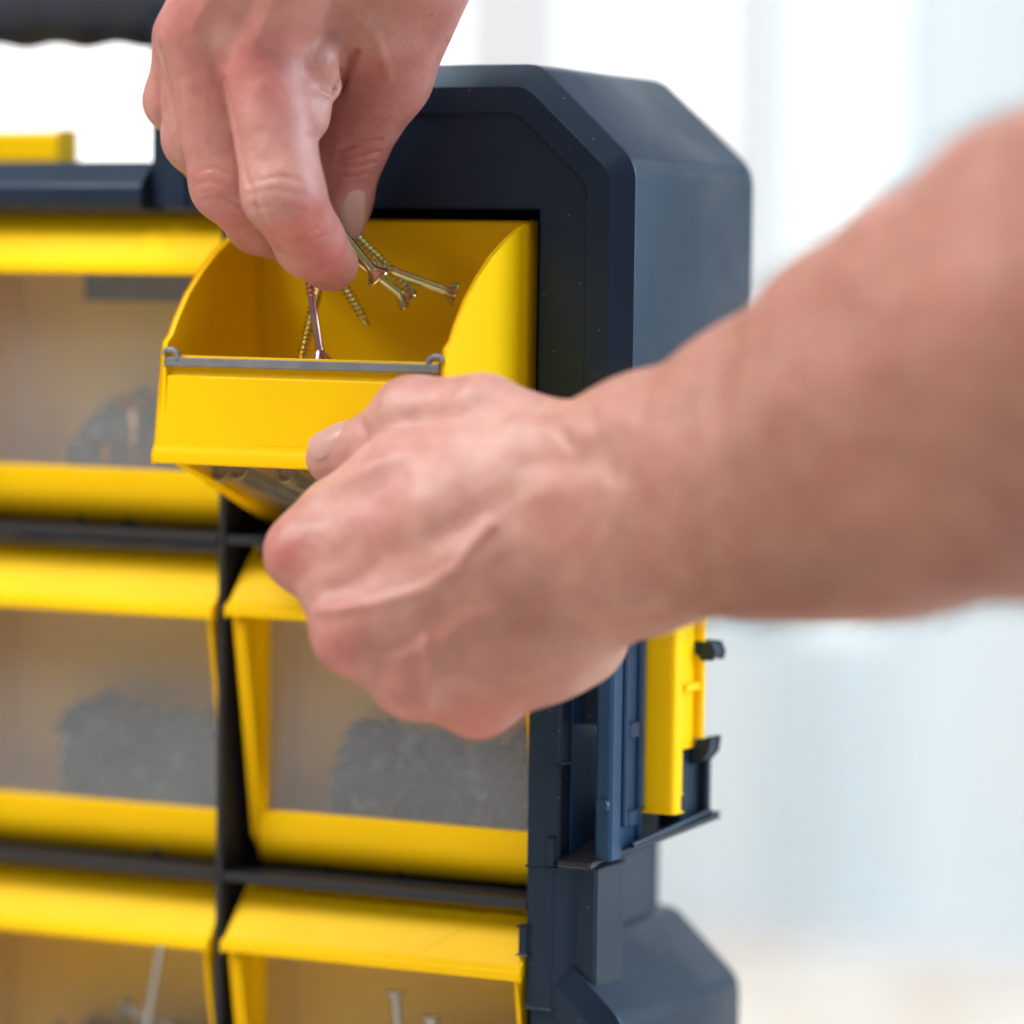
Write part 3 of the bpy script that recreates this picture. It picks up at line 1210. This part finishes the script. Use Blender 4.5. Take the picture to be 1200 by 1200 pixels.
def build_hand(name, lo, hi, h, builder, strokes, blobs, base, parent, extra=None):
    fd = Field(lo, hi, h)
    g = builder(fd)
    V, Q = surface_nets(g, fd.lo, h)
    V = smooth_mesh(V.astype(np.float64), Q, 5)
    # sculpt strokes: real relief pushed along the normals of the near side
    for rep in range(1):
        Nn = vnormals(V, Q)
        P = np.stack([600 + V[:, 0] / V[:, 2] * FPX, 600 - V[:, 1] / V[:, 2] * FPX], 1)
        face = np.clip(-Nn[:, 2] * 2.2, 0, 1)
        if strokes and strokes[0] == 'any':
            pass
        disp = np.zeros(len(V))
        for st in strokes:
            poly, w, amp, dr = st
            sel = (V[:, 2] > dr[0]) & (V[:, 2] < dr[1])
            d = seg_dist(P[sel], poly)
            disp[sel] += amp * np.exp(-(d / w) ** 2)
        # gentle irregularity of flesh
        disp += 0.08 * np.sin(V[:, 0] * 0.43 + 1.3 * np.sin(V[:, 1] * 0.31)) * np.sin(V[:, 1] * 0.37 + V[:, 2] * 0.29)
        V = V + Nn * (disp * face)[:, None]
    # colour of the skin, with light and shade painted into the forearm
    C = np.repeat(np.array([base], float), len(V), 0)
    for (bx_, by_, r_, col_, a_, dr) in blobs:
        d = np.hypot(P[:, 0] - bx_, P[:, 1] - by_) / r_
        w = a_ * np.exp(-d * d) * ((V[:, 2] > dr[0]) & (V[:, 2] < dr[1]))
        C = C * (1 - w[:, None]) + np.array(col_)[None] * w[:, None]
    W = (CAM[None] + V[:, :1] * RT[None] + V[:, 1:2] * UP[None] + V[:, 2:3] * F[None])
    org = W.mean(0)
    me = bpy.data.meshes.new(name)
    me.vertices.add(len(V))
    me.vertices.foreach_set('co', ((W - org) * S).astype(np.float32).ravel())
    me.loops.add(Q.size)
    me.loops.foreach_set('vertex_index', Q.astype(np.int32).ravel())
    me.polygons.add(len(Q))
    me.polygons.foreach_set('loop_start', np.arange(0, Q.size, 4, dtype=np.int32))
    me.polygons.foreach_set('loop_total', np.full(len(Q), 4, np.int32))
    me.update(calc_edges=True)
    me.polygons.foreach_set('use_smooth', [True] * len(Q))
    ca = me.color_attributes.new("skin", 'FLOAT_COLOR', 'POINT')
    ca.data.foreach_set('color', np.concatenate([C, np.ones((len(C), 1))], 1).astype(np.float32).ravel())
    me.validate()
    o = link(name, me, SKIN, parent)
    o.location = [v * S for v in org]
    return o, V, Q


person = empty("person", (300, -600, 0), "person reaching in with both bare hands, one holding the bin and one lifting screws", "person")
person.location = (0, 0, 0)

PINK = (0.47, 0.155, 0.145)
PALE = (0.60, 0.365, 0.315)
TAN = (0.37, 0.185, 0.13)
DEEP = (0.40, 0.13, 0.11)


def chain(fd, g, pts, k):
    for (x0, y0, d0, r0), (x1, y1, d1, r1) in zip(pts, pts[1:]):
        fd.cone(g, cv(x0, y0, d0), r0, cv(x1, y1, d1), r1, k)


def upper_builder(fd):
    fingers = [
        [(308, 60, 1036, 11.4), (332, 226, 1028, 10.5), (363, 284, 1044, 9.0), (387, 309, 1056, 7.5)],
        [(236, 42, 1044, 11.2), (270, 214, 1046, 10.4), (304, 258, 1064, 8.8), (333, 275, 1074, 7.4)],
        [(234, 50, 1060, 10.2), (234, 160, 1066, 9.8), (262, 202, 1084, 8.6), (286, 220, 1093, 7.2)],
        [(222, 45, 1068, 9.0), (204, 118, 1074, 8.0), (224, 150, 1090, 7.2), (244, 164, 1098, 6.2)],
    ]
    G = fd.blank()
    for c in fingers:
        g = fd.blank()
        chain(fd, g, c, 3.0)
        G = smin(G, g, 0.8)
    th = fd.blank()
    chain(fd, th, [(488, -30, 1046, 15.5), (452, 88, 1060, 12.0), (404, 178, 1070, 10.2), (396, 232, 1073, 8.8), (393, 268, 1075, 7.4)], 4.0)
    p = fd.blank()
    chain(fd, p, [(308, 60, 1037, 11.2), (400, -190, 1004, 14)], 5)
    chain(fd, p, [(240, 40, 1043, 11.0), (365, -190, 1006, 14)], 5)
    chain(fd, p, [(236, 48, 1056, 10.0), (345, -190, 1018, 14)], 5)
    chain(fd, p, [(224, 42, 1068, 9.0), (335, -190, 1028, 14)], 5)
    chain(fd, p, [(330, 30, 1052, 11), (400, -120, 1030, 18)], 6)          # palm side
    chain(fd, p, [(372, 42, 1050, 10.5), (432, 18, 1048, 13.5), (470, -90, 1034, 17)], 7)   # web of the thumb
    chain(fd, p, [(400, -190, 1010, 25), (455, -420, 960, 25), (560, -900, 840, 34)], 8)
    chain(fd, p, [(440, -190, 1014, 25), (520, -420, 965, 25), (640, -900, 850, 34)], 8)
    chain(fd, p, [(500, -40, 1036, 11), (545, -130, 1020, 16)], 8)
    a = smin(G, p, 5)
    # lumps of the web skin beside the index finger
    fd.cone(a, cv(380, 100, 1040), 4.6, cv(368, 70, 1036), 6.5, 4)
    fd.cone(a, cv(364, 140, 1036), 5.0, cv(366, 128, 1036), 5.0, 4)
    pt = smin(p, th, 6)
    return np.minimum(smin(a, th, 1.6), smin(a, pt, 2.0))


NEAR = (0, 2000)
up_strokes = [
    ([(262, 92), (276, 150), (287, 205), (308, 262), (330, 300)], 2.6, -0.7, NEAR),
    ([(210, 92), (215, 150), (222, 196)], 3, -0.4, NEAR),
    ([(187, 58), (187, 100), (188, 148)], 3, -0.3, NEAR),

    # knuckle creases of the index and middle fingers
    ([(292, 214), (330, 206), (352, 212)], 2.2, -0.35, (0, 1035)),
    ([(288, 228), (322, 222), (356, 228)], 2.2, -0.40, (0, 1035)),
    ([(290, 244), (325, 240), (356, 246)], 2.2, -0.35, (0, 1035)),
    ([(306, 236), (316, 250)], 3, 0.35, (0, 1040)),
    ([(232, 200), (250, 196), (268, 204)], 2.2, -0.35, (0, 1046)),
    ([(230, 216), (250, 212), (272, 222)], 2.2, -0.40, (0, 1046)),
    ([(240, 234), (262, 230), (280, 240)], 2.2, -0.35, (0, 1046)),
    ([(350, 290), (380, 276)], 2.4, -0.3, (0, 1050)),
    ([(344, 280), (372, 268)], 2.4, -0.25, (0, 1050)),
    # folds where the index finger meets the web
    ([(376, 106), (386, 112), (394, 108)], 2.6, -0.8, (0, 1050)),
    ([(362, 156), (372, 160), (380, 157)], 2.2, -0.7, (0, 1050)),
    ([(416, 62), (408, 84), (396, 106)], 4.0, -2.2, (0, 1062)),
    ([(405, 60), (410, 78)], 3.0, -0.8, (0, 1062)),
    # thumb joint wrinkles
    ([(398, 176), (424, 168), (446, 164)], 1.9, -0.55, (1040, 1085)),
    ([(396, 186), (424, 183), (444, 178)], 1.9, -0.60, (1040, 1085)),
    ([(394, 196), (420, 196), (440, 190)], 1.9, -0.45, (1040, 1085)),
    ([(400, 171), (424, 163)], 1.7, -0.30, (1040, 1085)),
    ([(392, 206), (414, 208), (432, 203)], 1.9, -0.35, (1040, 1085)),
    # tendons and veins on the back of the hand
    ([(300, 50), (345, -40)], 9, 0.8, NEAR),
    ([(228, 30), (268, -40)], 9, 0.8, NEAR),
    ([(262, 70), (300, -20)], 9, -1.0, NEAR),
    ([(400, 0), (440, 40), (455, 90)], 6, 0.5, NEAR),
    ([(524, 52), (516, 66), (512, 90)], 5, -0.8, NEAR),
    # cuticle of the thumb
    ([(396, 252), (404, 237), (422, 229)], 2.2, -0.35, (1040, 1085)),
]
up_blobs = [
    (350, 110, 260, (0.47, 0.225, 0.195), 1.0, NEAR),
    (290, 70, 46, PINK, 0.75, NEAR), (215, 30, 40, PINK, 0.6, NEAR), (258, 40, 22, PALE, 0.7, NEAR),
    (335, 110, 40, (0.52, 0.20, 0.185), 0.6, NEAR), (380, 120, 26, PALE, 0.4, NEAR),
    (330, 190, 50, PALE, 0.45, NEAR), (315, 240, 26, PALE, 0.5, NEAR), (355, 260, 34, PINK, 0.65, NEAR), (385, 305, 30, (0.44, 0.12, 0.12), 0.75, NEAR),
    (250, 220, 26, (0.48, 0.17, 0.15), 0.5, NEAR), (270, 265, 30, PINK, 0.4, NEAR),
    (210, 150, 50, PALE, 0.35, (1045, 1100)),
    (420, 190, 60, (0.40, 0.14, 0.13), 0.75, (1046, 1100)), (460, 80, 60, (0.44, 0.18, 0.165), 0.6, NEAR), (430, 30, 50, (0.47, 0.28, 0.22), 0.6, NEAR),
    (400, 262, 24, (0.52, 0.28, 0.25), 0.6, (1050, 1100)),
    (506, 18, 2.0, (0.30, 0.10, 0.08), 0.8, NEAR), (440, 36, 1.6, (0.32, 0.12, 0.10), 0.6, NEAR),
]
lo_u = np.min([cv(140, 380, 1010), cv(140, 380, 1110), cv(640, -700, 880)], 0)
hi_u = np.max([cv(560, -280, 1110), cv(620, -280, 1010), cv(760, -200, 1110)], 0)
lo_u = np.array([-118, 44, 985.0])
hi_u = np.array([20, 205, 1112.0])
up_o, upV, upQ = build_hand("arm", lo_u, hi_u, 0.72, upper_builder, up_strokes, up_blobs, (0.50, 0.25, 0.21), person)


def nail_plate(name, parent, ctr, axis, normal, length, width, rad, material=NAIL):
    """curved nail plate: ctr at its middle, axis towards the tip (camera aligned mm)"""
    a = np.array(axis, float)
    a /= np.linalg.norm(a)
    n = np.array(normal, float)
    n -= a * (n @ a)
    n /= np.linalg.norm(n)
    s = np.cross(a, n)
    NU, NV = 14, 16
    bm = bmesh.new()

    def W(p):
        return Vector(CAM + p[0] * RT + p[1] * UP + p[2] * F)
    top, bot = [], []
    for j in range(NV + 1):
        v = j / NV * 2 - 1
        rt_, rb_ = [], []
        for i in range(NU + 1):
            u = i / NU * 2 - 1
            w = width / 2 * (1 - 0.30 * max(0, -v) ** 4 - 0.22 * max(0, v) ** 6)
            th = u * w / rad
            edge = length / 2 * (v * (1 - (0.34 if v < 0 else 0.2) * u * u * abs(v)))
            q = np.array(ctr) + a * edge + s * (math.sin(th) * rad) + n * ((math.cos(th) - 1) * rad) - n * (0.35 * v * v)
            rt_.append(bm.verts.new(W(q + n * 0.25)))
            rb_.append(bm.verts.new(W(q - n * 1.3)))
        top.append(rt_)
        bot.append(rb_)
    for j in range(NV):
        for i in range(NU):
            bm.faces.new((top[j][i], top[j][i + 1], top[j + 1][i + 1], top[j + 1][i]))
            bm.faces.new((bot[j][i], bot[j + 1][i], bot[j + 1][i + 1], bot[j][i + 1]))
    for j in range(NV):
        for i in (0, NU):
            bm.faces.new((top[j][i], top[j + 1][i], bot[j + 1][i], bot[j][i]))
    for i in range(NU):
        for j in (0, NV):
            bm.faces.new((top[j][i], top[j][i + 1], bot[j][i + 1], bot[j][i]))
    c = CAM + ctr[0] * RT + ctr[1] * UP + ctr[2] * F
    o = finish(bm, name, material, smooth=50)
    o.parent = parent
    o.matrix_parent_inverse = Matrix.Translation(-Vector(parent.location))
    return o


nrm = np.array([0.50, 0.05, -0.86])
nrm /= np.linalg.norm(nrm)
c0 = cv(397, 229, 1073) + nrm * 10.85
c1 = cv(393, 283, 1075.5) + nrm * 8.6
nail_plate("fingernail", up_o, (c0 + c1) / 2, c1 - c0, nrm, 13.5, 11.6, 7.0)


def lower_builder(fd):
    fingers = [
        [(356, 648, 1017, 9.4), (388, 612, 1054, 8.8), (438, 596, 1070, 8.0), (486, 604, 1072, 7.0)],
        [(414, 742, 1005, 9.9), (446, 692, 1045, 9.2), (486, 652, 1064, 8.2), (520, 628, 1068, 7.0)],
        [(484, 794, 1005, 9.8), (508, 746, 1045, 9.0), (540, 700, 1062, 8.0), (562, 664, 1066, 7.0)],
        [(562, 820, 1012, 9.0), (584, 780, 1046, 8.0), (604, 736, 1060, 7.2), (618, 702, 1064, 6.2)],
    ]
    G = fd.blank()
    for c in fingers:
        g = fd.blank()
        chain(fd, g, c, 3.0)
        G = smin(G, g, 1.5)
    p = fd.blank()
    chain(fd, p, [(356, 648, 1017, 9.2), (520, 610, 1001, 10.8), (690, 560, 1000, 15)], 6)
    chain(fd, p, [(414, 742, 1005, 9.6), (560, 670, 996, 11.0), (700, 605, 996, 15)], 6)
    chain(fd, p, [(484, 794, 1005, 9.5), (600, 720, 998, 11.0), (705, 645, 996, 15)], 6)
    chain(fd, p, [(562, 820, 1012, 8.8), (640, 760, 1008, 12.5), (712, 680, 1000, 16)], 6)
    chain(fd, p, [(500, 690, 1022, 14), (640, 640, 1018, 18)], 7)
    chain(fd, p, [(600, 790, 1024, 10), (670, 740, 1018, 15)], 7)
    chain(fd, p, [(391, 692, 1010, 8.8), (560, 640, 1000, 11)], 7)
    chain(fd, p, [(454, 766, 1006, 8.8), (580, 700, 998, 11)], 7)
    chain(fd, p, [(526, 806, 1009, 8.6), (620, 740, 1002, 12)], 7)
    # web between thumb and index
    chain(fd, p, [(396, 598, 1028, 9.0), (470, 566, 1016, 11.5), (610, 545, 1006, 15)], 8)
    chain(fd, p, [(384, 622, 1022, 8.5), (520, 580, 1006, 12)], 8)
    # forearm, three bundles
    chain(fd, p, [(694, 552, 1000, 16), (752, 530, 992, 17.6), (880, 472, 966, 18.2), (1000, 404, 942, 22.5), (1090, 345, 922, 23), (1200, 278, 900, 25), (1500, 150, 845, 33), (1900, 60, 780, 40)], 10)
    chain(fd, p, [(700, 640, 1000, 17), (765, 636, 992, 19.6), (900, 600, 966, 24.4), (975, 590, 950, 26.2), (1050, 576, 936, 28.3), (1250, 530, 896, 32.5), (1500, 440, 850, 38), (1900, 300, 790, 40)], 10)
    chain(fd, p, [(700, 590, 1000, 18), (760, 585, 990, 18), (1000, 490, 940, 26), (1250, 400, 890, 36), (1500, 300, 845, 42), (1900, 180, 785, 44)], 10)
    th = fd.blank()
    chain(fd, th, [(656, 538, 1006, 14.4), (566, 488, 1014, 10.4), (484, 490, 1026, 10.5), (440, 521, 1034, 8.2), (391, 536, 1041, 7.4)], 3.5)
    a = smin(G, p, 5)
    return smin(a, th, 4.0)


lo_strokes = [
    # veins
    ([(572, 618), (556, 636), (533, 667), (500, 690), (440, 708), (376, 716)], 7.5, 1.15, (0, 1030)),
    ([(498, 750), (503, 775), (505, 790), (499, 830)], 6.5, 1.0, (0, 1030)),
    ([(500, 755), (470, 770), (430, 775)], 7, 0.8, (0, 1030)),
    ([(572, 618), (610, 590), (650, 575)], 10, 0.4, (0, 1030)),
    ([(510, 760), (540, 730), (580, 715)], 8, 0.8, (0, 1030)),
    # hollow between the knuckles
    ([(395, 690), (470, 650), (560, 610)], 14, -0.5, (0, 1030)),
    ([(452, 770), (530, 705), (600, 650)], 14, -0.6, (0, 1030)),
    ([(528, 812), (580, 760), (640, 690)], 14, -0.5, (0, 1030)),
    # ridge from thumb web to the index knuckle
    ([(360, 585), (400, 566), (440, 545), (480, 530)], 9, 1.2, (0, 1050)),
    ([(372, 600), (420, 585), (470, 560)], 9, -0.35, (0, 1050)),
    ([(633, 466), (648, 492), (668, 520)], 7, -1.0, (0, 1030)),
    ([(462, 516), (500, 524), (540, 530)], 12, -0.3, (0, 1040)),
    ([(420, 490), (432, 512), (430, 535)], 6, -0.7, (0, 1060)),
    # tendon of the thumb into the wrist
    ([(600, 500), (680, 505), (740, 495)], 14, 0.8, (0, 1030)),
    ([(620, 545), (700, 540), (740, 560)], 16, -0.8, (0, 1030)),
    ([(690, 480), (706, 520), (716, 560)], 8, -0.5, (0, 1030)),
]
lo_blobs = [  # tan and redness, plus the forearm's lit top and shaded underside painted in
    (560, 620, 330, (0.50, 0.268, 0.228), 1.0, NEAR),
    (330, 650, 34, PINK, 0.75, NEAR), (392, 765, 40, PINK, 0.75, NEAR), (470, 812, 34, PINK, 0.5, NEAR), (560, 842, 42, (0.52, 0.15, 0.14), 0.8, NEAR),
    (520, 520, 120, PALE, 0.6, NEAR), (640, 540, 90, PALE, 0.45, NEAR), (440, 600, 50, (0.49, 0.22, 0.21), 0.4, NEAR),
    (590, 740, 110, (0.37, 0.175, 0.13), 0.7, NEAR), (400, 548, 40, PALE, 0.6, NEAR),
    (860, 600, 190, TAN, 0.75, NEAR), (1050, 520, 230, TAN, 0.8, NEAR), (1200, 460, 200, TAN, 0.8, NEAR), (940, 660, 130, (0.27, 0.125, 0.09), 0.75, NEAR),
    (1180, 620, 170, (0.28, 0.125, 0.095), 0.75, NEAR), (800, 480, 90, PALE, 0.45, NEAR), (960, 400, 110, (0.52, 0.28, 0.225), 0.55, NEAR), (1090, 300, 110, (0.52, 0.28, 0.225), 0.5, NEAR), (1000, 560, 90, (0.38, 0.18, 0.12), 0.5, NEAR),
]
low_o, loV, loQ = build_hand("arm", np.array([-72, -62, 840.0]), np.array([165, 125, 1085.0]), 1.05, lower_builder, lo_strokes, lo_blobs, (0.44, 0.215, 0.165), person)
c0 = cv(425, 518, 1036)
c1 = cv(388, 535, 1041)
axis = c1 - c0
nrm = np.array([-0.22, 0.62, -0.75])
ctr = cv(392, 533, 1040.4) + nrm / np.linalg.norm(nrm) * 7.95
nail_plate("fingernail", low_o, ctr, axis, nrm, 12.5, 12.0, 7.2)


# fine hairs on the forearm and the back of the upper hand
HAIR = mat("hair", (0.06, 0.035, 0.02), 0.5)


def hairs(V, Q, parent, n, region, flow, lmin, lmax, rad):
    """thin tapered hairs rooted on the skin; region(px,py) -> 0..1, flow in camera aligned mm"""
    Nn = vnormals(V, Q)
    P = np.stack([600 + V[:, 0] / V[:, 2] * FPX, 600 - V[:, 1] / V[:, 2] * FPX], 1)
    r_ = np.random.RandomState(3)
    idx = r_.randint(0, len(V), n * 12)
    verts, faces = [], []
    cnt = 0
    fl = np.array(flow, float)
    for i in idx:
        if cnt >= n:
            break
        if Nn[i, 2] > 0.45 or r_.rand() > region(P[i, 0], P[i, 1], V[i, 2]):
            continue
        cnt += 1
        nv = Nn[i]
        t = fl + r_.normal(size=3) * 0.28
        t = t - nv * (t @ nv)
        t /= np.linalg.norm(t) + 1e-6
        L = r_.uniform(lmin, lmax)
        b = np.cross(t, nv)
        p = V[i]
        pts = [p - nv * 0.2, p + (t * 0.33 + nv * 0.22) * L, p + (t * 0.68 + nv * 0.30) * L, p + (t * 1.0 + nv * 0.26) * L]
        base = len(verts)
        for k, q in enumerate(pts):
            w = rad * (1 - 0.3 * k)
            for a in (0, 2.094, 4.189):
                q2 = q + (b * math.cos(a) + nv * math.sin(a)) * w
                verts.append(CAM + q2[0] * RT + q2[1] * UP + q2[2] * F)
        for k in range(3):
            for a in range(3):
                o0 = base + k * 3
                faces.append((o0 + a, o0 + (a + 1) % 3, o0 + 3 + (a + 1) % 3, o0 + 3 + a))
    me = bpy.data.meshes.new("hair")
    me.from_pydata([tuple(v * S) for v in verts], [], faces)
    me.polygons.foreach_set('use_smooth', [True] * len(me.polygons))
    o = link("hair", me, HAIR)
    o['kind'] = 'stuff'
    o.parent = parent
    o.matrix_parent_inverse = Matrix.Translation(-Vector(parent.location))
    return o


hairs(loV, loQ, low_o, 2600, lambda x, y, d: min(1, max(0, (x - 700) / 160)), (-0.85, -0.45, 0.25), 6, 12, 0.045)
hairs(upV, upQ, up_o, 420, lambda x, y, d: (0.9 if (x > 420 and y < 60) else 0.25 if y < 60 else 0.35 if (x < 262 and 70 < y < 170) else 0), (-0.5, -0.8, 0.2), 2.5, 5, 0.022)
